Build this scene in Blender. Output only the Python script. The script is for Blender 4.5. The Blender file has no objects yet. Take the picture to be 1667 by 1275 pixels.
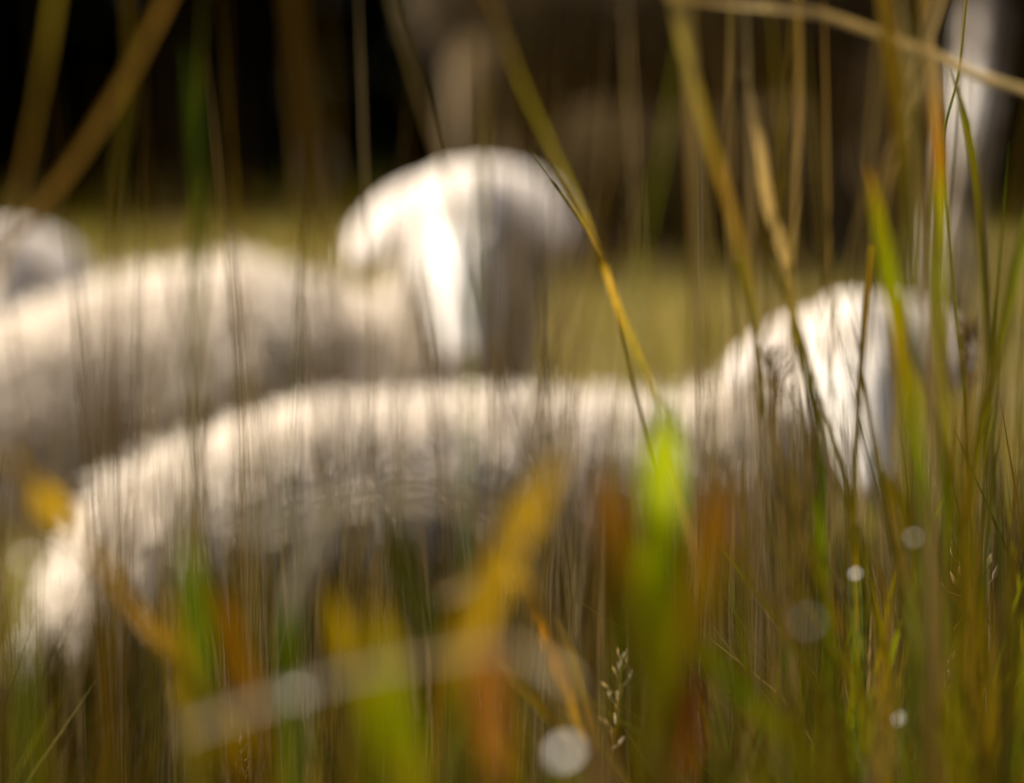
import bpy, bmesh, math, random
import numpy as np
from mathutils import Vector, Matrix, noise

random.seed(7); rng = np.random.default_rng(7)
scn = bpy.context.scene
COL = scn.collection

# ------------------------------------------------------------------ camera
CAM_Z = 0.75
FPX = 1667 * 300 / 36.0                      # focal length in photograph pixels
FOCUS = 8.0
cam_d = bpy.data.cameras.new('camera'); cam = bpy.data.objects.new('camera', cam_d); COL.objects.link(cam)
cam.location = (0, 0, CAM_Z); cam.rotation_euler = (math.pi / 2, 0, 0)
cam_d.lens = 300; cam_d.sensor_width = 36; cam_d.clip_end = 3000; cam_d.clip_start = 0.1
cam_d.dof.use_dof = True; cam_d.dof.focus_distance = FOCUS; cam_d.dof.aperture_fstop = 3.75
cam_d.dof.aperture_blades = 0
scn.camera = cam
# ------------------------------------------------------------------ sky, sun, exposure
SUN = Vector((-0.56, -0.02, 0.82)).normalized()
w = bpy.data.worlds.new('World'); scn.world = w; w.use_nodes = True
nt = w.node_tree; bg = nt.nodes['Background']
sky = nt.nodes.new('ShaderNodeTexSky'); sky.sky_type = 'NISHITA'; sky.sun_disc = False
sky.sun_elevation = math.asin(SUN.z); sky.sun_rotation = math.atan2(SUN.x, SUN.y)
sky.dust_density = 5.0; sky.air_density = 0.7; sky.ozone_density = 0.4
nt.links.new(sky.outputs[0], bg.inputs[0]); bg.inputs[1].default_value = 0.05
sl = bpy.data.lights.new('sun', 'SUN'); sl.energy = 5.0; sl.angle = math.radians(0.5); sl.color = (1.0, 0.905, 0.77)
so = bpy.data.objects.new('sun', sl); COL.objects.link(so)
so.rotation_euler = SUN.to_track_quat('Z', 'Y').to_euler()
scn.view_settings.view_transform = 'Standard'; scn.view_settings.look = 'None'
scn.view_settings.exposure = 1.05; scn.view_settings.gamma = 1.0
scn.cycles.use_denoising = True
scn.cycles.max_bounces = 6; scn.cycles.diffuse_bounces = 3; scn.cycles.transmission_bounces = 4

# ------------------------------------------------------------------ helpers
def P(px, py, d):
    return Vector(((px - 833.5) / FPX * d, d, CAM_Z - (py - 637.5) / FPX * d))
GY = [-60, 0, 6, 9, 11, 12.3, 13, 14.8, 16.2, 18, 20, 21.5, 23, 27, 34, 60, 200, 1500]
GZ = [0, 0, 0.0, .04, .15, .23, .28, .50, .70, .92, 1.04, 1.07, 1.05, .9, .7, .5, .5, .5]
def gz(x, y):
    z = np.interp(y, GY, GZ)
    return z + .025 * np.sin(x * 1.9 + y * 1.3) * np.clip((np.asarray(y) - 9) / 4, 0, 1)
def GZf(x, y): return float(gz(x, y))

def tag(o, label=None, cat=None, group=None, kind=None):
    if label: o['label'] = label
    if cat: o['category'] = cat
    if group: o['group'] = group
    if kind: o['kind'] = kind
    return o
def empty(name, loc):
    o = bpy.data.objects.new(name, None); o.location = loc; o.empty_display_size = .1; COL.objects.link(o); return o
def link(name, me, parent=None, smooth=True):
    o = bpy.data.objects.new(name, me); COL.objects.link(o)
    if parent is not None:
        o.parent = parent
        o.matrix_parent_inverse = Matrix.Translation(-Vector(parent.location))
    if smooth: me.polygons.foreach_set('use_smooth', [True] * len(me.polygons))
    return o
def mesh_np(name, V, F, mat, col=None):
    me = bpy.data.meshes.new(name)
    V = np.asarray(V, float)
    me.from_pydata(V.tolist(), [], F if isinstance(F, list) else F.tolist()); me.update()
    if mat: me.materials.append(mat)
    if col is not None:
        a = me.color_attributes.new('Col', 'FLOAT_COLOR', 'POINT')
        c = np.ones((len(V), 4), 'f'); c[:, :3] = col
        a.data.foreach_set('color', c.ravel())
    return me

# ------------------------------------------------------------------ materials
def new_mat(name):
    m = bpy.data.materials.new(name); m.use_nodes = True
    t = m.node_tree; t.nodes.clear()
    out = t.nodes.new('ShaderNodeOutputMaterial'); return m, t, out
def N(t, typ, **kw):
    n = t.nodes.new(typ)
    for k, v in kw.items(): setattr(n, k, v)
    return n
def ramp(t, fac, stops):
    r = N(t, 'ShaderNodeValToRGB'); e = r.color_ramp.elements
    while len(e) < len(stops): e.new(.5)
    for i, (p, c) in enumerate(stops): e[i].position = p; e[i].color = (*c, 1)
    t.links.new(fac, r.inputs[0]); return r.outputs[0]

def leaf_material(name, transl=.5, spec=.25, streak=True):
    m, t, out = new_mat(name)
    at = N(t, 'ShaderNodeAttribute', attribute_name='Col')
    no = N(t, 'ShaderNodeTexNoise'); no.inputs['Scale'].default_value = 60; no.inputs['Detail'].default_value = 3
    tc = N(t, 'ShaderNodeTexCoord'); mp = N(t, 'ShaderNodeMapping'); mp.inputs['Scale'].default_value = (1, 1, .08)
    t.links.new(tc.outputs['Object'], mp.inputs[0]); t.links.new(mp.outputs[0], no.inputs['Vector'])
    mx = N(t, 'ShaderNodeMix', data_type='RGBA', blend_type='MULTIPLY'); mx.inputs[0].default_value = .6
    t.links.new(at.outputs['Color'], mx.inputs[6])
    t.links.new(ramp(t, no.outputs[0], [(.3, (.55, .55, .5)), (.7, (1.25, 1.2, 1.1))]), mx.inputs[7])
    d = N(t, 'ShaderNodeBsdfPrincipled'); d.inputs['Roughness'].default_value = .45
    d.inputs['Specular IOR Level'].default_value = spec
    tr = N(t, 'ShaderNodeBsdfTranslucent'); ms = N(t, 'ShaderNodeMixShader'); ms.inputs[0].default_value = transl
    t.links.new(mx.outputs[2], d.inputs['Base Color']); t.links.new(mx.outputs[2], tr.inputs['Color'])
    t.links.new(d.outputs[0], ms.inputs[1]); t.links.new(tr.outputs[0], ms.inputs[2]); t.links.new(ms.outputs[0], out.inputs[0])
    return m
M_GRASS = leaf_material('grass_blade_tissue', .5, .06)
M_TREE = leaf_material('tree_leaf_tissue', .2, .1)

def ground_material():
    m, t, out = new_mat('meadow_soil')
    no = N(t, 'ShaderNodeTexNoise'); no.inputs['Scale'].default_value = 3; no.inputs['Detail'].default_value = 8
    g = N(t, 'ShaderNodeNewGeometry'); t.links.new(g.outputs['Position'], no.inputs['Vector'])
    b = N(t, 'ShaderNodeBsdfPrincipled'); b.inputs['Roughness'].default_value = 1; b.inputs['Specular IOR Level'].default_value = .1
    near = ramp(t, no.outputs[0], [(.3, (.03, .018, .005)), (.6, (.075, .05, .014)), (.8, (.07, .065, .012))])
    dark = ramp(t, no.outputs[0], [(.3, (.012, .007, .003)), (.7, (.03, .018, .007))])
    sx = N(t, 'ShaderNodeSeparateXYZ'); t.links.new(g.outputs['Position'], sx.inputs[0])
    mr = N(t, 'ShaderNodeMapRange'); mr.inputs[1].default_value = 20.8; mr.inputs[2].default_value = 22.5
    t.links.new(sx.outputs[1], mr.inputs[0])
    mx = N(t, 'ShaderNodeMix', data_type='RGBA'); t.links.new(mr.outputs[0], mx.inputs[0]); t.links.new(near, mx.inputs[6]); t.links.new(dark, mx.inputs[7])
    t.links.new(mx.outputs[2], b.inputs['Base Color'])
    bp = N(t, 'ShaderNodeBump'); bp.inputs['Strength'].default_value = .6; bp.inputs['Distance'].default_value = .03
    t.links.new(no.outputs[0], bp.inputs['Height']); t.links.new(bp.outputs[0], b.inputs['Normal'])
    t.links.new(b.outputs[0], out.inputs[0]); return m

def wool_material(name='sheep_wool_and_hair', tr_=0.):
    m, t, out = new_mat(name)
    at = N(t, 'ShaderNodeAttribute', attribute_name='Col')
    no = N(t, 'ShaderNodeTexNoise'); no.inputs['Scale'].default_value = 22; no.inputs['Detail'].default_value = 6
    tc = N(t, 'ShaderNodeTexCoord'); t.links.new(tc.outputs['Object'], no.inputs['Vector'])
    mx = N(t, 'ShaderNodeMix', data_type='RGBA', blend_type='MULTIPLY'); mx.inputs[0].default_value = 1
    t.links.new(at.outputs['Color'], mx.inputs[6])
    t.links.new(ramp(t, no.outputs[0], [(.25, (.84, .80, .74)), (.6, (1, 1, 1))]), mx.inputs[7])
    b = N(t, 'ShaderNodeBsdfPrincipled'); b.inputs['Roughness'].default_value = .9; b.inputs['Specular IOR Level'].default_value = .15
    b.inputs['Sheen Weight'].default_value = .15
    t.links.new(mx.outputs[2], b.inputs['Base Color'])
    bp = N(t, 'ShaderNodeBump'); bp.inputs['Strength'].default_value = .5; bp.inputs['Distance'].default_value = .01
    t.links.new(no.outputs[0], bp.inputs['Height']); t.links.new(bp.outputs[0], b.inputs['Normal'])
    if tr_ > 0:
        tl = N(t, 'ShaderNodeBsdfTranslucent'); ms = N(t, 'ShaderNodeMixShader'); ms.inputs[0].default_value = tr_
        t.links.new(mx.outputs[2], tl.inputs[0]); t.links.new(b.outputs[0], ms.inputs[1]); t.links.new(tl.outputs[0], ms.inputs[2]); t.links.new(ms.outputs[0], out.inputs[0])
    else: t.links.new(b.outputs[0], out.inputs[0])
    return m

def plain(name, c, rough=.6, spec=.3, c2=None, scale=40):
    m, t, out = new_mat(name)
    no = N(t, 'ShaderNodeTexNoise'); no.inputs['Scale'].default_value = scale; no.inputs['Detail'].default_value = 5
    tc = N(t, 'ShaderNodeTexCoord'); t.links.new(tc.outputs['Object'], no.inputs['Vector'])
    c2 = c2 or tuple(x * .6 for x in c)
    b = N(t, 'ShaderNodeBsdfPrincipled'); b.inputs['Roughness'].default_value = rough; b.inputs['Specular IOR Level'].default_value = spec
    t.links.new(ramp(t, no.outputs[0], [(.35, c2), (.65, c)]), b.inputs['Base Color'])
    t.links.new(b.outputs[0], out.inputs[0]); return m
M_GROUND = ground_material(); M_WOOL = wool_material(); M_FLEECE = wool_material('fleece_locks', .15)
M_EYE = plain('dark_eye', (.02, .012, .008), .12, .6); M_HOOF = plain('hoof_horn', (.05, .04, .03), .5)
M_NOSE = plain('nose_skin', (.28, .16, .13), .5); M_BARK = plain('rough_bark', (.055, .038, .022), .95, .1, scale=9)
M_PETAL = plain('white_petal', (.82, .80, .76), .6, .2, (.74, .72, .68)); M_DISC = plain('flower_disc', (.6, .42, .05), .8)

# ------------------------------------------------------------------ ground
ys = np.concatenate([np.linspace(-60, 0, 7), np.linspace(1, 30, 117), np.linspace(32, 60, 8), np.array([90, 150, 300, 700, 1500])])
xs = np.concatenate([np.array([-1500, -500, -150, -60]), np.linspace(-30, -4, 20), np.linspace(-3.8, 3.8, 60), np.linspace(4, 30, 20), np.array([60, 150, 500, 1500])])
X, Y = np.meshgrid(xs, ys); Z = gz(X, Y)
V = np.stack([X, Y, Z], -1).reshape(-1, 3); nx = len(xs)
F = [[j * nx + i, j * nx + i + 1, (j + 1) * nx + i + 1, (j + 1) * nx + i] for j in range(len(ys) - 1) for i in range(nx - 1)]
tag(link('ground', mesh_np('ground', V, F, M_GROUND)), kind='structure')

# ------------------------------------------------------------------ trees and undergrowth
def leaf_cloud(centers, size, base, var):
    n = len(centers); V = np.zeros((n, 4, 3)); C = np.zeros((n, 4, 3))
    u = rng.normal(size=(n, 3)); u /= np.linalg.norm(u, axis=1)[:, None]
    v = np.cross(u, rng.normal(size=(n, 3))); v /= np.linalg.norm(v, axis=1)[:, None]
    s = size * rng.uniform(.6, 1.3, (n, 1)); c = np.asarray(centers)
    V[:, 0] = c - u * s; V[:, 1] = c + v * s * .45; V[:, 2] = c + u * s; V[:, 3] = c - v * s * .45
    C[:] = (np.asarray(base) * (1 + var * rng.normal(size=(n, 1))))[:, None, :]
    return V.reshape(-1, 3), np.arange(n * 4).reshape(-1, 4), np.clip(C.reshape(-1, 3), .004, 1)
def tube(pts, rad, k=7):
    V = []; F = []
    for i, (p, r) in enumerate(zip(pts, rad)):
        a = Vector(pts[min(i + 1, len(pts) - 1)]) - Vector(pts[max(i - 1, 0)]); a.normalize()
        b = a.orthogonal().normalized() if i == 0 else (b - a * b.dot(a)).normalized()
        c = a.cross(b)
        for j in range(k):
            t = 2 * math.pi * j / k; V.append(Vector(p) + (b * math.cos(t) + c * math.sin(t)) * r)
    for i in range(len(pts) - 1):
        for j in range(k):
            F.append([i * k + j, i * k + (j + 1) % k, (i + 1) * k + (j + 1) % k, (i + 1) * k + j])
    F.append(list(range(k))[::-1]); F.append([(len(pts) - 1) * k + j for j in range(k)])
    return [tuple(v) for v in V], F
def join_vf(parts):
    V = []; F = []
    for v, f in parts:
        o = len(V); V += list(v); F += [[i + o for i in q] for q in f]
    return V, F
tree_meshes = []
for k in range(3):
    H = 10 + k; parts = []; tips = []
    pts = [(.12 * math.sin(i * 1.1 + k), .1 * math.cos(i * .9 + k * 2), H * .9 * i / 8) for i in range(9)]
    parts.append(tube(pts, [.26 * (1 - .1 * i) + (.12 if i == 0 else 0) for i in range(9)], 9))
    for b in range(22):
        z0 = 1.7 + (H * .85 - 1.7) * b / 21; a = b * 2.4 + k; L = (2.9 - 1.9 * b / 21) * random.uniform(.8, 1.15)
        p0 = Vector((0, 0, z0)); dr = Vector((math.cos(a), math.sin(a), .25))
        bp = [p0 + dr * L * s + Vector((0, 0, -.25 * s * s)) for s in (0, .35, .7, 1)]
        parts.append(tube(bp, [.09, .06, .04, .015], 5)); tips.append((bp, L))
    tv, tf = join_vf(parts); trunk = mesh_np('trunk', tv, tf, M_BARK)
    cs = []
    for bp, L in tips:
        for c in range(9):
            s = random.uniform(.2, 1.05); q = bp[0].lerp(bp[3], s) + Vector((random.gauss(0, .35), random.gauss(0, .35), random.gauss(0, .28)))
            for l in range(30): cs.append((q.x + random.gauss(0, .26), q.y + random.gauss(0, .26), q.z + random.gauss(0, .2)))
    lv, lf, lc = leaf_cloud(cs, .15, (.035, .045, .012), .3)
    tree_meshes.append((trunk, mesh_np('crown', lv, lf, M_TREE, lc)))
tree_spots = [(x, y + 2.8) for x, y in [(-8.6, 23.4), (-5.4, 22.9), (-2.6, 23.3), (.3, 22.8), (3.2, 23.4), (6.2, 23.0), (-10.5, 26.6), (-7, 26.9), (-3.9, 26.2), (-.9, 26.8), (1.9, 26.2),
              (4.8, 27), (8, 26.5), (-8.8, 30.6), (-5.3, 30.3), (-2.2, 30.8), (.8, 30.4), (3.9, 30.9), (7.2, 30.2), (-13.5, 24.5), (10.8, 24.2)]]
for i, (x, y) in enumerate(tree_spots):
    tr, cr = tree_meshes[i % 3]; g = GZf(x, y)
    e = empty('forest_tree', (x, y, g - .1)); e.rotation_euler.z = i * 1.7; s = .95 + .12 * math.sin(i * 2.2); e.scale = (s, s, s)
    for nm, me in (('trunk', tr), ('crown', cr)):
        o = bpy.data.objects.new(nm, me); COL.objects.link(o); o.parent = e
    row = 'front' if y < 27 else 'middle' if y < 31 else 'back'; k = sum(1 for q in tree_spots if q[0] <= x and ('front' if q[1] < 27 else 'middle' if q[1] < 31 else 'back') == row)
    tag(e, ['first', 'second', 'third', 'fourth', 'fifth', 'sixth', 'seventh', 'eighth', 'ninth'][k - 1] + ' tree from the left in the ' + row + ' row of the dark wood', 'tree', 'trees of the dark wood behind the sheep')
cs = []
for b in range(26):
    a = random.uniform(0, 6.28); r = random.uniform(0, 1.1); z = random.uniform(.1, 2.6)
    for l in range(70): cs.append((math.cos(a) * r + random.gauss(0, .3), math.sin(a) * r * .8 + random.gauss(0, .3), max(.02, z + random.gauss(0, .35))))
lv, lf, lc = leaf_cloud(cs, .13, (.022, .024, .007), .3)
shrub_leaf = mesh_np('foliage', lv, lf, M_TREE, lc)
shrub_stem = mesh_np('stem', *join_vf([tube([(0, 0, -.1), (math.cos(a) * .3, math.sin(a) * .3, 1), (math.cos(a) * .7, math.sin(a) * .6, 2.3)], [.04, .03, .01], 5) for a in (0, 1.2, 2.5, 3.7, 5)]), M_BARK)
for i in range(22):
    x = -10 + (i % 11) * 2 + random.uniform(-.4, .4); y = (35.6 if i < 11 else 37.4) + random.uniform(-.5, .5)
    e = empty('undergrowth_shrub', (x, y, GZf(x, y))); e.rotation_euler.z = i * 2.1; e.scale = (1.15, 1.15, 1.2)
    for nm, me in (('stem', shrub_stem), ('foliage', shrub_leaf)):
        o = bpy.data.objects.new(nm, me); COL.objects.link(o); o.parent = e
    tag(e, ['first', 'second', 'third', 'fourth', 'fifth', 'sixth', 'seventh', 'eighth', 'ninth', 'tenth', 'eleventh'][i % 11] + ' dark shrub from the left, ' + ('nearer' if i < 11 else 'farther') + ' row behind the wood', 'shrub', 'undergrowth at the back of the wood')

# slender pale birch at the right, its crown above the picture
def birch_bark():
    m, t, out = new_mat('birch_bark')
    tc = N(t, 'ShaderNodeTexCoord'); mp = N(t, 'ShaderNodeMapping'); mp.inputs['Scale'].default_value = (3, 3, 4)
    no = N(t, 'ShaderNodeTexNoise'); no.inputs['Scale'].default_value = 2.2; no.inputs['Detail'].default_value = 6
    t.links.new(tc.outputs['Object'], mp.inputs[0]); t.links.new(mp.outputs[0], no.inputs['Vector'])
    b = N(t, 'ShaderNodeBsdfPrincipled'); b.inputs['Roughness'].default_value = .7
    t.links.new(ramp(t, no.outputs[0], [(.40, (.05, .04, .03)), (.5, (.30, .25, .20)), (.58, (.80, .75, .68))]), b.inputs['Base Color'])
    t.links.new(b.outputs[0], out.inputs[0]); return m
b0 = P(1520, 560, 17.4); b1 = P(1588, -20, 17.4); bdir = (b1 - b0); e = empty('birch_tree', (b0.x, b0.y, GZf(b0.x, b0.y) - .05))
q0 = Vector(e.location); pts = [q0 + bdir * (k * .8) + Vector((.02 * math.sin(k * 1.3), .02 * math.cos(k), 0)) for k in range(14)]
parts = [tube(pts, [.042 - .0022 * k + (.02 if k == 0 else 0) for k in range(14)], 10)]; cs = []
for k in range(20):
    a = k * 2.4; p = pts[8].lerp(pts[13], k / 19); L = 1.3 - .6 * k / 19
    bp = [p, p + Vector((math.cos(a) * L * .5, math.sin(a) * L * .5, .35)), p + Vector((math.cos(a) * L, math.sin(a) * L, .3))]
    parts.append(tube(bp, [.02, .012, .004], 5))
    for c in range(6):
        q = bp[0].lerp(bp[2], random.uniform(.3, 1.05)) + Vector((random.gauss(0, .15), random.gauss(0, .15), random.gauss(0, .2)))
        for l in range(14): cs.append((q.x + random.gauss(0, .14), q.y + random.gauss(0, .14), q.z + random.gauss(0, .14)))
tv, tf = join_vf(parts); link('trunk', mesh_np('trunk', tv, tf, birch_bark()), e)
lv, lf, lc = leaf_cloud(cs, .05, (.10, .12, .02), .3); link('crown', mesh_np('crown', lv, lf, M_TREE, lc), e)
tag(e, 'slender pale birch trunk rising at the upper right', 'tree')

# ------------------------------------------------------------------ sheep
def chain(pts, rs, step=.6):
    """spheres along a polyline: list of (centre, radius)"""
    out = []
    for (a, ra), (b, rb) in zip(zip(pts[:-1], rs[:-1]), zip(pts[1:], rs[1:])):
        a = Vector(a); b = Vector(b); L = (b - a).length; n = max(2, int(L / (min(ra, rb) * .35)))
        for i in range(n):
            t = i / n; out.append((a.lerp(b, t), ra + (rb - ra) * t))
    out.append((Vector(pts[-1]), rs[-1])); return out
def loft_ear(root, path_dirs, length, width, thick, flat):
    """tapered drooping ear, elliptical section; path_dirs = list of directions"""
    V = []; F = []; k = 10; n = 12; p = Vector(root)
    for i in range(n + 1):
        t = i / n
        f = t * (len(path_dirs) - 1); j = min(int(f), len(path_dirs) - 2); d = Vector(path_dirs[j]).lerp(Vector(path_dirs[j + 1]), f - j).normalized()
        side = d.cross(flat).normalized(); nn = side.cross(d).normalized()
        wv = width * (.45 + .55 * math.sin(min(1, t * 1.9) * math.pi / 2)) * (math.sqrt(max(0, 1 - ((t - .45) / .55) ** 2)) if t > .45 else 1) + .002
        for q in range(k):
            a = 2 * math.pi * q / k; cup = .18 * wv * math.cos(a) ** 2
            V.append(p + side * (math.cos(a) * wv / 2) + nn * (math.sin(a) * thick * (1 - .5 * t) - cup))
        p = p + d * (length / n)
    for i in range(n):
        for q in range(k): F.append([i * k + q, i * k + (q + 1) % k, (i + 1) * k + (q + 1) % k, (i + 1) * k + q])
    F.append(list(range(k))[::-1]); F.append([n * k + q for q in range(k)])
    return [tuple(v) for v in V], F
def ball(c, r, k=8, ax=(1, 1, 1)):
    bm = bmesh.new(); bmesh.ops.create_icosphere(bm, subdivisions=2, radius=r)
    v = [tuple(Vector((p.co.x * ax[0], p.co.y * ax[1], p.co.z * ax[2])) + Vector(c)) for p in bm.verts]
    bm.verts.index_update(); f = [[q.index for q in p.verts] for p in bm.faces]; bm.free(); return v, f
WOOL = np.array((.87, .78, .67)); HAIR = np.array((.88, .84, .78)); SHADED_WOOL = np.array((.11, .075, .032))  # last colour: cream wool with the shade put in as dark brown
def sheep(name_label, torso, trad, neck, nrad, poll, Fd, Nd, base, legs=(), ear_l=None, ear_r=None, hs=1.0, locks=7000, wool=WOOL, hair=None, group='sheep resting on the meadow', ear_len=.225, ear_len_r=.235, ear_w=.12, seed=0, hooves=()):
    hair = HAIR if hair is None else hair
    Fd = Vector(Fd).normalized(); Nd = Vector(Nd); Nd = (Nd - Fd * Nd.dot(Fd)).normalized(); R = Fd.cross(Nd).normalized()
    if R.x < 0: R = -R
    poll = Vector(poll)
    H = lambda s, n, r=0: poll + (Fd * s + Nd * n + R * r) * hs
    sp = chain(torso, trad) + chain(neck + [H(.03, -.09)], nrad + [.085 * hs])
    hb = [(H(.05, -.055), .083), (H(.10, -.05), .076), (H(.135, -.043), .068), (H(.175, -.042), .060), (H(.215, -.047), .054), (H(.25, -.055), .048), (H(.285, -.064), .041), (H(.30, -.072), .036),
          (H(.10, -.10), .062), (H(.15, -.10), .052), (H(.20, -.095), .045), (H(.25, -.095), .036), (H(.285, -.10), .026), (H(0.0, -.055), .076), (H(.030, -.026), .060), (H(.105, -.045, .045), .042), (H(.105, -.045, -.045), .042)]
    hb = [(p, r * hs) for p, r in hb]
    lb = []
    for pts, rr in legs: lb += chain(pts, rr)
    bm = bmesh.new()
    for c, r in sp + hb + lb:
        bmesh.ops.create_icosphere(bm, subdivisions=2, radius=r, matrix=Matrix.Translation(c))
    me = bpy.data.meshes.new('tmp'); bm.to_mesh(me); bm.free()
    ob = bpy.data.objects.new('tmp', me); COL.objects.link(ob)
    m = ob.modifiers.new('r', 'REMESH'); m.mode = 'VOXEL'; m.voxel_size = .013
    m = ob.modifiers.new('s', 'SMOOTH'); m.factor = .5; m.iterations = 6
    dg = bpy.context.evaluated_depsgraph_get(); ev = ob.evaluated_get(dg); body = bpy.data.meshes.new_from_object(ev)
    bpy.data.objects.remove(ob); bpy.data.meshes.remove(me)
    n = len(body.vertices); co = np.zeros(n * 3, 'f'); body.vertices.foreach_get('co', co); co = co.reshape(-1, 3)
    no = np.zeros(n * 3, 'f'); body.vertices.foreach_get('normal', no); no = no.reshape(-1, 3)
    # wool mask: the face and lower legs carry short white hair
    def dist(sph):
        d = np.full(n, 9.)
        for c, r in sph: d = np.minimum(d, np.linalg.norm(co - np.array(c), axis=1) - r)
        return d
    rel = co - np.array(poll); s = rel @ np.array(Fd) / hs; nearhead = dist(hb) < .012
    face = (nearhead & (s > .092)).astype(float)
    legm = np.zeros(n)
    if lb: legm = ((dist(lb) < .012) & (dist(sp) > .02)).astype(float)
    face = np.maximum(face, legm); wl = 1 - face
    # woolly lumps
    q = co * 1.0
    for i in range(n):
        if wl[i] > .5:
            p = Vector(co[i]); h = noise.noise(p * 6) * .010 + noise.noise(p * 30) * .003
            co[i] += no[i] * h
    body.vertices.foreach_set('co', co.ravel())
    col = wool[None] * wl[:, None] + hair[None] * face[:, None]
    if len(hooves) == 0: col = col * (1 - legm[:, None]) + (wool * np.array((.62, .55, .45)))[None] * legm[:, None]
    hw = np.clip(1 - (dist(hb) - .01) / .04, 0, 1)[:, None] * wl[:, None]; col = col * (1 - .7 * hw) + hair[None] * np.array((.80, .77, .74)) * .7 * hw
    a = body.color_attributes.new('Col', 'FLOAT_COLOR', 'POINT'); c4 = np.ones((n, 4), 'f'); c4[:, :3] = col; a.data.foreach_set('color', c4.ravel())
    body.materials.clear(); body.materials.append(M_WOOL); body.name = 'body'
    e = empty('sheep', base); link('body', body, e)
    # fleece locks
    idx = np.where((wl > .5) & (dist(hb) > .035))[0]; locks = locks * 2
    pick = rng.choice(idx, locks); b0 = co[pick] + rng.normal(size=(locks, 3)) * .006; nn = no[pick]
    dr = nn * .65 + np.array((0, 0, -.65)) + rng.normal(size=(locks, 3)) * .22
    dr -= nn * np.minimum(0, (dr * nn).sum(1))[:, None]; dr += nn * .18
    dr /= np.linalg.norm(dr, axis=1)[:, None]
    sd = np.cross(dr, nn) + rng.normal(size=(locks, 3)) * .02; sd /= np.linalg.norm(sd, axis=1)[:, None] + 1e-6
    L = rng.uniform(.03, .06, (locks, 1)); wd = rng.uniform(.003, .006, (locks, 1)); up = np.cross(sd, dr)
    V = np.zeros((locks, 5, 3)); b0 = b0 - nn * .006
    V[:, 0] = b0 - sd * wd; V[:, 1] = b0 + sd * wd; V[:, 2] = b0 + up * wd * 1.2
    V[:, 3] = b0 + dr * L * .6 + nn * .006; V[:, 4] = b0 + dr * L - nn * .002
    B = (np.arange(locks) * 5)[:, None]
    Fc = np.concatenate([B + np.array([[0, 3, 2]]), B + np.array([[2, 3, 1]]), B + np.array([[0, 1, 4]]), B + np.array([[0, 4, 3]]), B + np.array([[1, 3, 4]])])
    lc = np.repeat(wool[None] * rng.uniform(.9, 1.06, (locks, 1)), 5, 0)
    fl = link('fleece', mesh_np('fleece', V.reshape(-1, 3), Fc, M_FLEECE, np.clip(lc, 0, .9)), e); fl['kind'] = 'stuff'
    # ears
    for sgn, dirs in ((-1, ear_l), (1, ear_r)):
        dirs = dirs or [(sgn * .8, -.12, .25), (sgn * .85, -.1, -.35), (sgn * .55, -.05, -.85)]
        ev_, ef = loft_ear(H(-.048, -.04, sgn * .025), dirs, (ear_len if sgn < 0 else ear_len_r) * hs, ear_w * hs, .010 * hs, Nd)
        link('ear', mesh_np('ear', ev_, ef, M_WOOL, hair * np.array((.78, .74, .72))), e)
    for sgn in (-1, 1):
        v, f = ball(H(.105, -.028, sgn * .074), .017 * hs); link('eye', mesh_np('eye', v, f, M_EYE), e)
        v, f = ball(H(.315, -.055, sgn * .020), .013 * hs, ax=(1, .8, .7)); link('nostril', mesh_np('nostril', v, f, M_NOSE), e)
    mp_ = [H(.318, -.09, -.022), H(.328, -.095, 0), H(.318, -.09, .022)]
    v, f = tube(mp_, [.005, .006, .005], 6); link('mouth', mesh_np('mouth', v, f, M_NOSE), e)
    for hp, hd in hooves:
        parts = []
        for sx in (-.014, .014):
            c = Vector(hp) + Vector((sx, 0, 0)); v, f = tube([c + Vector((0, 0, .05)), c + Vector((hd[0] * .008, hd[1] * .008, .02)), c + Vector((hd[0] * .02, hd[1] * .02, 0))], [.016, .020, .022], 8); parts.append((v, f))
        v, f = join_vf(parts); link('hoof', mesh_np('hoof', v, f, M_HOOF), e)
    return tag(e, name_label, 'sheep', group)

def lying_legs(chest, rump, fwd, side, g):
    """folded fore and hind legs tucked beside a lying body"""
    chest = Vector(chest); rump = Vector(rump); f = Vector(fwd); s = Vector(side)
    kz = lambda p, z: Vector((p.x, p.y, g(p) + z))
    k1 = kz(chest + f * .16 + s * .08, .06); h1 = kz(chest - f * .06 + s * .10, .035)
    st = kz(rump + f * .22 + s * .16, .10); hk = kz(rump - f * .02 + s * .18, .05); h2 = kz(rump + f * .20 + s * .21, .035)
    return [([chest + s * .05, k1, h1], [.07, .045, .026]), ([rump + s * .08, st, hk, h2], [.10, .07, .04, .027])]
gfun = lambda p: GZf(p.x, p.y)

# resting sheep in front, broadside, head turned to the camera
T = [P(205, 1050, 12.50), P(320, 945, 12.58), P(520, 890, 12.72), P(760, 875, 12.85), P(980, 868, 12.95), P(1105, 840, 12.98)]
sheep('large cream sheep lying broadside nearest the camera, head raised at the right',
      T, [.135, .18, .20, .207, .20, .155], [P(1180, 790, 12.97), P(1290, 700, 12.93)], [.12, .095],
      P(1366, 522, 12.84), (.07, -.62, -.78), (-.44, -.66, .6), (T[3].x, T[3].y, GZf(T[3].x, T[3].y)),
      legs=lying_legs(P(1060, 960, 12.85), P(330, 1030, 12.55), (1, .1, 0), (.1, -.3, 0), gfun), locks=9000, seed=1,
      hs=.9, ear_l=[(-.85, -.1, -.25), (-.78, -.1, -.58), (-.68, -.05, -.7)], ear_r=[(.85, -.1, -.2), (.7, -.1, -.7), (.4, -.05, -.9)])
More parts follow.
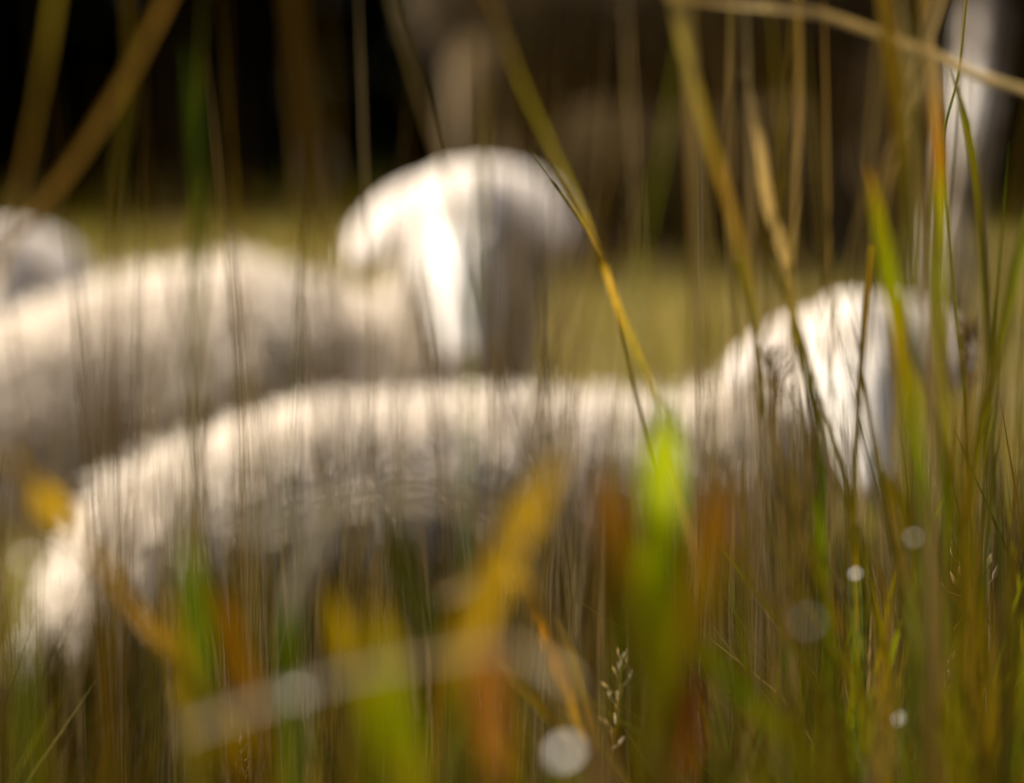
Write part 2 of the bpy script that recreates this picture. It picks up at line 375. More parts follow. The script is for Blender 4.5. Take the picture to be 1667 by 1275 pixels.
# second sheep behind, head up, facing the camera
T = [P(-130, 760, 14.9), P(60, 690, 14.9), P(230, 645, 14.9), P(400, 625, 14.85), P(540, 625, 14.85), P(690, 660, 14.82)]
sheep('cream sheep lying behind the front one, face to the camera with spread ears',
      T, [.175, .185, .20, .205, .165, .14], [P(735, 600, 14.82), P(765, 460, 14.72)], [.135, .105],
      P(722, 308, 14.55), (.03, -.55, -.83), (-.46, -.70, .52), (T[3].x, T[3].y, GZf(T[3].x, T[3].y)),
      legs=lying_legs(P(650, 740, 14.6), P(-100, 830, 14.85), (1, -.1, 0), (0, -.25, 0), gfun), locks=8000, seed=2,
      ear_l=[(-.82, -.1, -.32), (-.7, -.1, -.72), (-.42, -.05, -.9)], ear_r=[(.85, -.1, -.28), (.75, -.1, -.68), (.5, -.05, -.88)])
# third sheep, only the drooping ear and cheek inside the left edge
T = [P(-720, 640, 15.9), P(-560, 620, 15.8), P(-380, 610, 15.7), P(-200, 610, 15.5)]
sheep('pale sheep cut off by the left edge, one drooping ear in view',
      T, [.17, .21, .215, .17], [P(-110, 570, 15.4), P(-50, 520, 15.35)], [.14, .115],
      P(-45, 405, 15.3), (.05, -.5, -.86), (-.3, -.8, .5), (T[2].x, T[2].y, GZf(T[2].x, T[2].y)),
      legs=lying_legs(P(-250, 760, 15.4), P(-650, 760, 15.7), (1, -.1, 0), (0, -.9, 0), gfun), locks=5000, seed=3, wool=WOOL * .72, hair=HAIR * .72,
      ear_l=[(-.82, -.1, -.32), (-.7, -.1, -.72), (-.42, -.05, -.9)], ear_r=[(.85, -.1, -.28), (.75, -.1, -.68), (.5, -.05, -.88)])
# standing sheep, shade of the wood put into its wool colour: bodies above the picture, bellies and legs in it
def standing(label, x0, d, facing, seed, leg_px, wool=WOOL, hair=None):
    s = facing
    g = GZf(P(x0, 400, d).x, d); B = P(x0, 400, d); bx = B.x
    c = lambda dx, dy, z: Vector((bx + s * dx, d + dy, g + z))
    legs = []; hv = []
    for (dx, dy) in leg_px:
        top = c(dx, dy * .8, .52); fr = dx > 0
        kn = c(dx + (.01 if fr else -.05), dy, .27); ft = c(dx + .005, dy, .05)
        legs.append(([top, kn + Vector((0, 0, .10)), kn, kn - Vector((0, 0, .06)), ft], [.105, .06, .043, .03, .027])); hv.append((Vector((ft.x, ft.y, g)), (s, 0)))
    T = [c(-.46, 0, .66), c(-.30, 0, .67), c(-.02, 0, .64), c(.25, 0, .66), c(.42, 0, .68)]
    return sheep(label, T, [.14, .20, .215, .205, .15], [c(.50, 0, .76), c(.62, 0, .92)], [.135, .11], c(.70, 0, 1.06), (s * .75, -.1, -.65), (s * .65, -.1, .75),
                 (bx, d, g), legs=legs, locks=4500, seed=seed, wool=wool, hair=hair, group='sheep standing in the shade', hooves=hv,
                 ear_l=[(-.2 * s, -.9, .1), (0, -.8, -.5), (0, -.5, -.85)], ear_r=[(-.2 * s, .9, .1), (0, .8, -.5), (0, .5, -.85)])
standing('sheep, shade coloured into its wool, standing behind the second sheep, only belly and legs in the picture', 1120, 18.6, 1, 4, [(-.42, -.09), (-.30, .09), (.32, .09), (.42, -.10)], SHADED_WOOL, SHADED_WOOL * 1.2)
# lying sheep between the standing one's legs
T = [P(860, 330, 19.2), P(960, 280, 19.2), P(1080, 250, 19.15), P(1230, 270, 19.1), P(1340, 310, 19.05)]
sheep('sheep, shade coloured into its wool, lying beyond the legs of the standing one',
      T, [.15, .20, .21, .20, .15], [P(1370, 270, 19.0), P(1400, 230, 18.98)], [.12, .10], P(1425, 165, 18.9), (.15, -.5, -.8), (-.1, -.8, .5),
      (T[2].x, T[2].y, GZf(T[2].x, T[2].y)), legs=lying_legs(P(1280, 420, 19.0), P(900, 420, 19.1), (1, 0, 0), (0, -.25, 0), gfun), locks=4000, seed=6, wool=SHADED_WOOL * 1.3, hair=SHADED_WOOL * 1.5, group='sheep lying in the shade')

# ------------------------------------------------------------------ traced grass
ORD = 'first second third fourth fifth sixth seventh eighth ninth tenth eleventh twelfth thirteenth fourteenth fifteenth sixteenth seventeenth eighteenth nineteenth twentieth'.split()
ORD = ORD + ['twenty-' + o for o in ORD[:9]] + ['thirtieth'] + ['thirty-' + o for o in ORD[:9]] + ['fortieth']
PAL = dict(lime=(.36, .43, .0), ygreen=(.50, .45, .0), green=(.16, .25, .002), dkgreen=(.05, .09, .002), olive=(.21, .17, .008), ochre=(.52, .31, .004),
           yellow=(.68, .45, .0), orange=(.60, .25, .004), rust=(.50, .20, .02), red=(.22, .04, .003), tan=(.44, .30, .10), straw=(.55, .41, .18), brown=(.21, .115, .012), pale=(.62, .55, .40))
def crom(pts, n):
    pts = [np.array(p, float) for p in pts]; out = []
    pp = [2 * pts[0] - pts[1]] + pts + [2 * pts[-1] - pts[-2]]
    for i in range(1, len(pp) - 2):
        for k in range(n):
            t = k / n; a, b, c, d = pp[i - 1:i + 3]
            out.append(.5 * (2 * b + (c - a) * t + (2 * a - 5 * b + 4 * c - d) * t * t + (3 * b - a - 3 * c + d) * t ** 3))
    out.append(pts[-1]); return np.array(out)
def blade_faces(n): return [[i * 3 + j, i * 3 + j + 1, (i + 1) * 3 + j + 1, (i + 1) * 3 + j] for i in range(n - 1) for j in range(2)]
def blade_vf(path, widths, cols, twist=0., fold=.35):
    """folded grass blade, three points across, along world path (tip first)"""
    n = len(path); V = []; F = []; C = []
    for i in range(n):
        a = Vector(path[min(i + 1, n - 1)] - path[max(i - 1, 0)]).normalized()
        tw = twist * (1 - .6 * i / n); face = Vector((math.sin(tw), -math.cos(tw), .25))
        sd = a.cross(face).normalized(); nn = sd.cross(a).normalized(); w_ = widths[i] / 2
        p = Vector(path[i])
        V += [tuple(p - sd * w_ + nn * w_ * fold), tuple(p), tuple(p + sd * w_ + nn * w_ * fold)]; C += [cols[i]] * 3
    return V, blade_faces(n), C
def traced(px, width_mm, cols, twist=None, stem_mm=3.0, root=None, tip=True, wide_end=None):
    """px: [(x,y,d)...] tip first in photograph pixels; continues as a thin stem down to the ground"""
    wm = width_mm * (1.05 if px[0][2] < 5.7 and width_mm > 13.5 else 1)
    px = [(a, b, c + .6 if c < 6 else c) for a, b, c in px]
    pts = [P(*q) for q in px]; d = px[-1][2]
    last = pts[-1]; prev = pts[-2]; dirn = (last - prev); sl = dirn.x / max(.02, -dirn.z) if dirn.z < -.01 else 0
    sl = max(-.35, min(.35, sl)); d2 = d + random.uniform(-.12, .12)
    if root is not None: gx = (root - 833.5) / FPX * d2
    else: gx = last.x + sl * .5 * max(0, last.z - GZf(last.x, d))
    g = Vector((gx, d2, GZf(gx, d2) - .02))
    c = crom([*pts], 8); nt_ = len(c)
    full = []
    if last.z > g.z + .03:
        mid = last.lerp(g, .5) + Vector((sl * .06, 0, 0)); ext = crom([pts[-2], last, mid, g], 6)[6:]
        full = np.concatenate([c, ext[1:]])
    else: full = c
    n = len(full); W = []; CC = []
    cl = [np.array(PAL[k]) for k in cols]
    for i in range(n):
        t = i / max(1, nt_ - 1)
        if t <= 1:
            w_ = wm * (1 if not tip else min(1, .12 + 3.2 * t)) ; f = t * (len(cl) - 1); j = min(int(f), len(cl) - 2) if len(cl) > 1 else 0
            col = cl[0] if len(cl) == 1 else cl[j] * (1 - (f - j)) + cl[j + 1] * (f - j)
            if t > .75: w_ = w_ + (max(stem_mm, width_mm * .45) - w_) * (t - .75) / .25
        else:
            u = (i - nt_ + 1) / max(1, n - nt_); w0 = max(stem_mm, width_mm * .45); w_ = w0 + (stem_mm - w0) * min(1, u * 2); col = cl[-1] * (1 - .25 * u)
        W.append(w_ / 1000); CC.append(np.clip(col, 0, 1))
    return blade_vf(full, W, CC, random.uniform(-.9, .4) if twist is None else twist), g
def spikelets(px_path, n, size, cols, spread):
    c = crom([P(*q) for q in px_path], 8); V = []; F = []; C = []
    for k in range(n):
        p = Vector(c[int(k / n * (len(c) - 1))]); a = random.uniform(0, 6.28)
        dv = Vector((math.cos(a) * spread, math.sin(a) * spread, spread * random.uniform(.3, 1.4))); q = p + dv; L = size * random.uniform(.7, 1.3)
        ax = (dv.normalized() * .6 + Vector((0, 0, .6)) + Vector((random.gauss(0, .3), random.gauss(0, .3), 0))).normalized()
        v, f = tube([p, q, q + ax * L * .3, q + ax * L], [.0004, .0006, L * .17, .0003], 5); o = len(V); V += v; F += [[i + o for i in g] for g in f]
        cc = np.array(PAL[random.choice(cols)]) * random.uniform(.8, 1.3); C += [np.clip(cc, 0, .9)] * len(v)
    return V, F, C
GGRP = 'grass growing between the camera and the sheep'
def plant(name, label, cat, leaves, heads=(), part='leaf'):
    """leaves: list of traced() results; first one gives the foot of the plant"""
    g = leaves[0][1]; e = empty(name, g)
    for i, ((v, f, c), gg) in enumerate(leaves):
        link(part if not isinstance(part, (list, tuple)) else part[i], mesh_np('leaf', v, f, M_GRASS, np.array(c)), e)
    for v, f, c in heads:
        link('seed_head', mesh_np('seed_head', v, f, M_GRASS, np.array(c)), e)
    return tag(e, label, cat, GGRP)
def one(label, px, wmm, cols, name='grass_plant', group=GGRP, **kw):
    (v, f, c), g = traced(px, wmm, cols, **kw)
    e = empty(name, g); k = (len(px) - 1) * 8 + 1; n_ = len(v) // 3; c = np.array(c)
    if n_ <= k + 1: parts = [('leaf', 0, n_)]
    else: parts = [('leaf', 0, k), ('stem', k - 1, n_)]
    for nm, a, b in parts:
        fv = [[i + 0 for i in q] for q in blade_faces(b - a)]
        link(nm, mesh_np(nm, v[a * 3:b * 3], fv, M_GRASS, c[a * 3:b * 3]), e)
    return tag(e, label, 'grass', group)

# upper left
one('blurred olive blade slanting down at the upper left corner', [(100, -60, 5.2), (75, 100, 5.2), (45, 250, 5.25), (5, 420, 5.3), (-40, 620, 5.3)], 7, ['olive', 'brown', 'tan'], tip=False)
one('blurred olive brown blade leaning left across the upper left dark', [(290, -40, 5.3), (215, 110, 5.3), (130, 250, 5.3), (40, 370, 5.3), (-60, 520, 5.3)], 7, ['brown', 'brown', 'brown'], tip=False)
one('dim ochre blade running straight up behind the slanting one', [(205, -60, 5.6), (212, 110, 5.6), (190, 300, 5.6), (185, 480, 5.6)], 6, ['brown', 'olive', 'brown'], tip=False)
one('dim green blade with its tip in the upper left dark', [(305, 70, 5.4), (318, 200, 5.4), (325, 380, 5.4), (330, 560, 5.4)], 8, ['dkgreen', 'dkgreen', 'olive'])
one('broad orange brown blurred blade left of the top middle', [(470, -60, 4.9), (485, 100, 4.9), (500, 260, 4.9), (520, 420, 4.9)], 8, ['brown', 'brown', 'brown'], tip=False)
one('thin curved brown stem above the second sheep\'s forehead', [(630, -40, 6.2), (665, 90, 6.2), (715, 250, 6.2), (790, 480, 6.2), (860, 760, 6.2)], 4, ['olive', 'tan', 'brown'], tip=False)
# long diagonal stem with leaf crossing the second sheep's right ear
plant('flowering_grass', 'long ochre stem crossing the second sheep\'s right ear diagonally', 'grass stem',
      [traced([(790, -30, 6.0), (850, 130, 6.2), (910, 260, 6.5), (965, 375, 7.1), (1010, 510, 7.1), (1075, 660, 6.9), (1120, 860, 6.7)], 5, ['brown', 'olive', 'olive', 'ochre', 'olive', 'brown'], tip=False),
       traced([(862, 240, 7.6), (905, 300, 7.7), (955, 372, 7.6), (985, 430, 7.5)], 3, ['dkgreen', 'brown'])], part=('stem', 'leaf'))
one('olive brown blade leaning down right of the top middle', [(1085, -60, 6.3), (1110, 60, 6.3), (1150, 210, 6.4), (1200, 380, 6.5), (1235, 560, 6.6)], 6.5, ['tan', 'olive', 'brown', 'olive'], tip=False)
one('straight pale upright stem at the top, right of the middle', [(1192, -60, 7.0), (1190, 120, 7.0), (1186, 330, 7.0), (1200, 560, 7.0)], 6, ['olive', 'tan', 'tan', 'olive'], tip=False)
one('pinkish tan broken leaf with a blunt tip below the arching stem', [(1208, 108, 6.8), (1235, 220, 6.8), (1250, 330, 6.85), (1280, 430, 6.9), (1295, 560, 7.0)], 8.5, ['straw', 'tan', 'tan', 'olive'])
one('thin tan double stem left of the yellow green leaf', [(1300, -30, 6.9), (1302, 160, 6.9), (1295, 330, 6.9), (1285, 480, 6.9), (1290, 640, 6.9)], 5, ['brown', 'tan', 'olive'], tip=False)
one('tan stem arching nearly level across the upper right corner', [(1080, -8, 6.7), (1200, 6, 6.7), (1330, 22, 6.7), (1500, 82, 6.75), (1600, 125, 6.8), (1720, 175, 6.85), (1790, 300, 6.9)], 8, ['brown', 'straw', 'tan', 'straw', 'straw', 'tan'], tip=False)
one('ochre blade entering from the top beside the arching stem', [(1432, -50, 6.6), (1445, 60, 6.6), (1460, 180, 6.6), (1468, 330, 6.6)], 9, ['ochre', 'ochre', 'brown'], tip=False)
one('tan leaf slanting left below the arching stem', [(1545, -50, 6.9), (1505, 70, 6.9), (1470, 200, 6.9), (1440, 300, 6.9), (1420, 450, 6.9)], 11, ['tan', 'straw', 'tan', 'olive'], tip=False)
one('bright yellow green upright leaf at the right, in front of the far leg', [(1505, -30, 7.0), (1520, 120, 7.0), (1530, 250, 7.0), (1531, 330, 7.0), (1530, 450, 7.0), (1534, 620, 7.0), (1540, 800, 7.0)], 13, ['brown', 'tan', 'orange', 'ygreen', 'lime', 'ygreen', 'green'], tip=False, twist=-.9)
one('lime and yellow leaf leaning across the right side of the front sheep\'s face', [(1415, 270, 6.6), (1432, 350, 6.6), (1452, 450, 6.6), (1472, 570, 6.6), (1490, 700, 6.6), (1505, 860, 6.6)], 17, ['orange', 'ygreen', 'lime', 'yellow', 'lime', 'green'], twist=-.9)
one('narrow olive leaf curving down right of the upright yellow green leaf', [(1542, 110, 7.3), (1570, 190, 7.3), (1590, 300, 7.3), (1603, 460, 7.3), (1615, 650, 7.3)], 8, ['green', 'ygreen', 'olive', 'green'])
one('fine crossing dark green stem at the right edge of the far leg', [(1575, -20, 7.7), (1560, 120, 7.7), (1536, 230, 7.7), (1548, 400, 7.7), (1570, 640, 7.7)], 3.2, ['olive', 'dkgreen', 'green'], tip=False)
one('yellow green leaf leaning in from the right edge', [(1690, 280, 7.0), (1660, 420, 7.0), (1630, 560, 7.0), (1600, 690, 7.0), (1580, 850, 7.0)], 12, ['green', 'lime', 'ygreen', 'olive'], twist=-.9)
one('sharp bright green leaf low at the right edge', [(1690, 880, 7.6), (1655, 1000, 7.6), (1625, 1120, 7.6), (1605, 1260, 7.6)], 11, ['lime', 'lime', 'green'], tip=False, twist=-.8)
# middle and lower
one('broad lime green blurred blade below the middle right', [(1088, 640, 5.0), (1080, 720, 4.95), (1074, 830, 4.9), (1072, 960, 4.9), (1068, 1120, 4.9), (1060, 1290, 4.9)], 24, ['dkgreen', 'lime', 'lime', 'lime', 'ygreen', 'olive'], twist=0)
one('yellow green blade lying diagonally at the bottom right of the middle', [(990, 880, 5.3), (1060, 960, 5.3), (1130, 1040, 5.3), (1200, 1120, 5.3), (1270, 1190, 5.3), (1340, 1290, 5.3)], 14, ['brown', 'ochre', 'ygreen', 'green', 'ygreen', 'olive'], twist=.3)
one('blurred orange brown blade to the right of the lime blade', [(1190, 740, 4.7), (1165, 850, 4.7), (1140, 960, 4.7), (1110, 1120, 4.7)], 19, ['brown', 'orange', 'ochre', 'brown'])
one('blurred dull orange blade to the left of the lime blade', [(975, 730, 4.6), (995, 830, 4.6), (1020, 980, 4.6), (1050, 1130, 4.6)], 19, ['tan', 'orange', 'olive', 'olive'])
one('broad ochre blade bending down left of the middle bottom', [(930, 720, 4.7), (880, 800, 4.7), (830, 890, 4.7), (790, 980, 4.7), (745, 1070, 4.7), (715, 1200, 4.7)], 22, ['tan', 'ochre', 'ochre', 'ochre', 'olive'], twist=-.4)
one('upright orange brown blurred blade at the bottom, left of the middle', [(780, 990, 4.8), (792, 1080, 4.8), (800, 1180, 4.8), (805, 1300, 4.8)], 24, ['brown', 'rust', 'rust', 'orange'], tip=False, twist=-.6)
one('short broad yellow lime blade at the bottom, left of the orange one', [(615, 980, 4.8), (635, 1080, 4.8), (650, 1180, 4.8), (672, 1300, 4.8)], 24, ['ochre', 'ygreen', 'lime', 'ygreen'], twist=-.6)
one('yellow orange blade above the short lime one', [(535, 960, 4.9), (565, 1050, 4.9), (590, 1130, 4.9), (610, 1260, 4.9)], 17, ['yellow', 'yellow', 'ygreen', 'green'], twist=-.6)
one('dark green blurred blade in front of the front sheep\'s belly', [(628, 810, 5.0), (650, 900, 5.0), (680, 980, 5.0), (730, 1080, 5.0)], 15, ['dkgreen', 'dkgreen', 'green'])
one('pale beige leaf bending right in front of the sheep\'s belly', [(560, 780, 5.2), (530, 870, 5.2), (495, 950, 5.2), (475, 1040, 5.2), (470, 1160, 5.2)], 18, ['straw', 'pale', 'pale', 'green', 'green'])
one('olive green blade under the front sheep\'s hip', [(305, 840, 4.9), (318, 940, 4.9), (328, 1040, 4.9), (330, 1180, 4.9)], 17, ['olive', 'green', 'green', 'olive'])
one('ochre upright blade low at the left', [(275, 960, 5.2), (290, 1050, 5.2), (310, 1150, 5.2), (335, 1300, 5.2)], 14, ['ochre', 'ochre', 'yellow'])
one('orange blade leaning right low at the left', [(335, 920, 5.1), (365, 1010, 5.1), (400, 1110, 5.1), (440, 1250, 5.1)], 15, ['olive', 'orange', 'orange', 'ochre'])
one('small glowing orange leaf at the bottom left', [(350, 1120, 5.2), (375, 1190, 5.2), (400, 1290, 5.2)], 19, ['orange', 'yellow', 'orange'])
one('broad ochre brown blade slanting down the left side over the sheep\'s rump', [(0, 720, 4.8), (60, 800, 4.8), (130, 880, 4.9), (195, 970, 5.2), (260, 1060, 5.6), (300, 1160, 5.8)], 16, ['brown', 'ochre', 'brown', 'brown', 'olive'], twist=0.)
one('pale stem lying nearly level across the bottom left', [(300, 1190, 4.35), (420, 1145, 4.35), (560, 1100, 4.35), (720, 1068, 4.35), (830, 1058, 4.35), (930, 1110, 4.4)], 6, ['pale', 'pale', 'straw', 'pale'], tip=False, twist=0)
one('pale arched stem bent over in front of the front sheep\'s belly', [(400, 870, 4.5), (520, 825, 4.5), (640, 805, 4.5), (740, 815, 4.5), (830, 870, 4.5), (880, 980, 4.5)], 7, ['pale', 'pale', 'straw', 'tan'], tip=False, twist=0)
one('pale straw leaf end lying across the ochre blade', [(700, 985, 5.0), (750, 955, 5.0), (810, 925, 5.0), (860, 960, 5.05)], 9, ['straw', 'straw', 'ochre'])
one('dark red brown blade at the bottom, right of the middle', [(1130, 1090, 4.9), (1115, 1160, 4.9), (1100, 1290, 4.9)], 17, ['red', 'red', 'rust'])
plant('grass_tuft', 'sharp pair of narrow orange leaves low in the middle', 'grass tuft',
      [traced([(840, 930, 7.1), (880, 1010, 7.1), (920, 1110, 7.15), (955, 1210, 7.2)], 12, ['orange', 'orange', 'ochre'], twist=-.4),
       traced([(905, 1000, 7.2), (930, 1080, 7.2), (955, 1170, 7.2), (968, 1240, 7.2)], 13, ['tan', 'yellow', 'orange'], twist=-.4),
       traced([(800, 1065, 7.3), (850, 1120, 7.3), (905, 1180, 7.3), (955, 1240, 7.3)], 10, ['straw', 'ochre', 'orange'], twist=.1)])
# seed heads in the plane of focus
def seeded(label, stem, head, n, size, spread, cols=('pale', 'straw'), wmm=2.2, scol=('olive', 'olive')):
    plant('seeding_grass', label, 'grass stem', [traced(stem, wmm, list(scol), tip=False)], [spikelets(head, n, size, cols, spread)], part='stem')
seeded('grass stem with tiny white spikelets low right of the middle', [(1012, 1085, 7.6), (1005, 1180, 7.6), (985, 1300, 7.6)], [(1012, 1080, 7.6), (1006, 1150, 7.6), (995, 1230, 7.6)], 18, .009, .008)
seeded('fine seeding grass tip at the bottom left', [(378, 1200, 8.1), (392, 1240, 8.1), (402, 1300, 8.1)], [(378, 1195, 8.1), (392, 1235, 8.1), (400, 1285, 8.1)], 22, .006, .004)
seeded('small tan seed tuft catching light low at the right', [(1545, 1095, 7.8), (1535, 1180, 7.8), (1525, 1300, 7.8)], [(1548, 1085, 7.8), (1540, 1110, 7.8), (1536, 1130, 7.8)], 40, .009, .005, ('pale', 'tan'))
seeded('seed stem with a few bright flecks at the right edge', [(1575, 900, 7.9), (1580, 1000, 7.9), (1585, 1200, 7.9)], [(1572, 930, 7.9), (1590, 965, 7.9), (1560, 990, 7.9), (1530, 1175, 7.9)], 12, .013, .015)
seeded('fuzzy brown seed head at the right between two green leaves', [(1572, 540, 6.9), (1575, 640, 6.9), (1570, 800, 6.9), (1560, 1000, 6.9)], [(1575, 535, 6.9), (1576, 580, 6.9), (1572, 640, 6.9)], 50, .009, .005, ('brown', 'tan', 'pale'), 5, ('brown', 'brown', 'olive'))
seeded('brown forked seed stem beside the front sheep\'s left ear', [(1258, 590, 6.9), (1262, 680, 6.9), (1272, 850, 6.9), (1290, 1100, 6.9)], [(1245, 590, 6.9), (1262, 620, 6.9), (1266, 680, 6.9)], 26, .010, .008, ('brown', 'olive'), 4.5, ('brown', 'brown', 'tan'))
one('thin dark stem rising in front of the front sheep\'s face', [(1418, 400, 7.4), (1408, 520, 7.4), (1398, 680, 7.4), (1390, 820, 7.4), (1396, 1000, 7.4)], 5, ['ochre', 'brown', 'olive', 'ochre'], tip=False)
one('olive leaf beside the front sheep\'s left eye', [(1255, 420, 7.1), (1290, 510, 7.1), (1320, 620, 7.1), (1335, 760, 7.1), (1340, 900, 7.1)], 8, ['olive', 'olive', 'dkgreen', 'green'])
one('green leaf tip under the front sheep\'s muzzle', [(1325, 800, 6.9), (1335, 900, 6.9), (1345, 1020, 6.9), (1370, 1150, 6.9)], 11, ['lime', 'green', 'green'])
one('ochre leaf to the right of the front sheep\'s muzzle', [(1425, 740, 6.7), (1465, 830, 6.7), (1505, 930, 6.7), (1540, 1060, 6.7)], 11, ['ygreen', 'ochre', 'olive'])
one('olive stem standing left of the front sheep\'s neck', [(1200, 420, 7.0), (1225, 540, 7.0), (1240, 700, 7.0), (1262, 900, 7.0)], 5, ['green', 'olive', 'olive'], tip=False)

# white flowers added low in the grass, standing for blurred glints of light
def glint(px, py, d, r, label):
    h = P(px, py, d); g = Vector((h.x + random.uniform(-.02, .02), d + .02, GZf(h.x, d) - .01)); e = empty('glint_flower', g)
    v, f = tube([g, g.lerp(h, .5) + Vector((.006, 0, 0)), h], [.0018, .0015, .0012], 6); link('stem', mesh_np('stem', v, f, M_GRASS, np.array(PAL['green'])), e)
    v, f = ball(h, r * .34, ax=(1, .55, 1)); link('flower_disc', mesh_np('flower_disc', v, f, M_DISC), e)
    nrm = Vector((-.42, -.62, .66)).normalized(); bu = nrm.cross(Vector((0, 0, 1))).normalized(); bv = bu.cross(nrm)
    for k in range(14):
        a = 2 * math.pi * k / 14; u = (bu * math.cos(a) + bv * math.sin(a) + nrm * .15).normalized(); s_ = bv * math.cos(a) - bu * math.sin(a)
        pts = [h + u * r * .2, h + u * r * .6, h + u * r]; V = []
        for p, w_ in zip(pts, (.07, .20, .10)): V += [tuple(p - s_ * r * w_), tuple(p + nrm * .0008), tuple(p + s_ * r * w_)]
        F = [[i * 3 + j, i * 3 + j + 1, (i + 1) * 3 + j + 1, (i + 1) * 3 + j] for i in range(2) for j in range(2)]
        link('petal', mesh_np('petal', V, F, M_PETAL), e)
    tag(e, label, 'glint', 'added flowers standing for glints among the grass')
glint(920, 1226, 5.2, .0060, 'blurred white flower at the bottom just right of the middle')
glint(1315, 1012, 5.3, .0032, 'blurred pale flower below the front sheep\'s face')
glint(486, 1130, 5.1, .0045, 'blurred pale flower low at the left on the level stem')
glint(1486, 877, 6.3, .0028, 'small pale flower to the right of the front sheep\'s muzzle')
glint(45, 912, 5.4, .0035, 'blurred pale flower at the left edge beside the front sheep\'s rump')
glint(1393, 935, 6.8, .0028, 'small white bloom straight below the front sheep\'s muzzle')
glint(1464, 1172, 6.8, .0045, 'small white glint low at the right')

# ------------------------------------------------------------------ uncountable grass
def grass_mass(name, label, x, y, h, wid, lean, cols, levels=4, tone=.5):
    n = len(x); z0 = gz(x, y); a = rng.uniform(0, 2 * np.pi, n); ln = np.abs(rng.normal(0, lean, n)) + .03
    t = np.linspace(0, 1, levels + 1); dx = np.cos(a) * ln; dy = np.sin(a) * ln * .6
    off = (t[None] ** 1.8) * h[:, None]
    px_ = x[:, None] + dx[:, None] * off; py_ = y[:, None] + dy[:, None] * off
    pz = z0[:, None] + h[:, None] * (t[None] - .18 * (ln[:, None] * t[None] ** 3)) - .01
    wa = rng.uniform(-.9, .9, n); wx = np.cos(wa)[:, None]; wy = np.sin(wa)[:, None]
    ww = wid[:, None] / 2 * np.interp(t, [0, .3, .7, 1], [.6, 1, .75, .06])[None]
    L = np.stack([px_ - wx * ww, py_ - wy * ww, pz], -1); Rr = np.stack([px_ + wx * ww, py_ + wy * ww, pz], -1)
    V = np.stack([L, Rr], 2).reshape(-1, 3); k = (levels + 1) * 2
    base = (np.arange(n) * k)[:, None, None]; lv = (np.arange(levels) * 2)[None, :, None]
    Fc = (base + lv + np.array([0, 1, 3, 2])[None, None]).reshape(-1, 4)
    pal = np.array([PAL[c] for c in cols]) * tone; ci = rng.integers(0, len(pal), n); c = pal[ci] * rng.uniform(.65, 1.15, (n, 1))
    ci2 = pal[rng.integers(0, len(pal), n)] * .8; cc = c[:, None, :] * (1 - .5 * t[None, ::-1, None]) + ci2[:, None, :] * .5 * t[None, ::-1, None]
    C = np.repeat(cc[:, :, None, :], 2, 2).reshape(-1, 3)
    if name is None: return V, Fc, np.clip(C, 0, 1)
    return tag(link(name, mesh_np(name, V, Fc, M_GRASS, np.clip(C, 0, 1))), label, 'grass', kind='stuff')
def px_x(px, d): return (px - 833.5) / FPX * d
# short meadow turf round and behind the sheep
n = 95000; y = 8 + 13.8 * rng.random(n) ** .8; x = rng.uniform(-1.9, 1.9, n) * (y / 13)
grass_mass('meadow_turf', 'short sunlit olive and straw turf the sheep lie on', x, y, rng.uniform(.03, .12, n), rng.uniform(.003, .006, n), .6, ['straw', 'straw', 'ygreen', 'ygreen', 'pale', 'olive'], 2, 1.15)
n = 700; y = rng.uniform(19.2, 21.6, n); x = rng.uniform(-2, 2, n)
grass_mass('meadow_tussocks', 'uneven taller tussocks along the far edge of the meadow', x, y, rng.uniform(.06, .26, n), rng.uniform(.004, .010, n), .4, ['olive', 'brown', 'ygreen', 'green', 'straw'], 3, .8)
# a wider, sparser continuation to the sides
n = 60000; y = rng.uniform(2, 22, n); x = rng.uniform(.1, 1, n) ** 1.4 * 9 * rng.choice([-1, 1], n); k_ = np.abs(x) > .1 * y + .35; x = x[k_]; y = y[k_]; n = len(x)
grass_mass('outer_turf', 'rough meadow grass to either side of the flock', x, y, rng.uniform(.08, .3, n), rng.uniform(.006, .012, n), .5, ['olive', 'straw', 'ygreen', 'tan'], 2)
def mass(name, label, batches):
    V = []; F = []; C = []; o = 0
    for v, f, c in batches: V.append(v); F.append(f + o); C.append(c); o += len(v)
    tag(link(name, mesh_np(name, np.concatenate(V), np.concatenate(F), M_GRASS, np.concatenate(C))), label, 'grass', kind='stuff')
def batch(n, d0, d1, pxs, tops, w0, w1, lean, cols, tone, pw=1.0, x0=-60, x1=1730):
    """grass whose tips reach the given heights of the view line: pxs/tops interpolate the mean tip row, second number its spread"""
    y = rng.uniform(d0, d1, n); pxx = x0 + (x1 - x0) * rng.random(n) ** pw; x = px_x(pxx, y)
    mu = np.interp(pxx, pxs, [t[0] for t in tops]); sd = np.interp(pxx, pxs, [t[1] for t in tops])
    top = CAM_Z - (mu + sd * rng.normal(size=n) - 637.5) / FPX * y
    return grass_mass(None, None, x, y, np.clip(top - gz(x, y), .06, 1.5), rng.uniform(w0, w1, n), lean, cols, tone=tone)
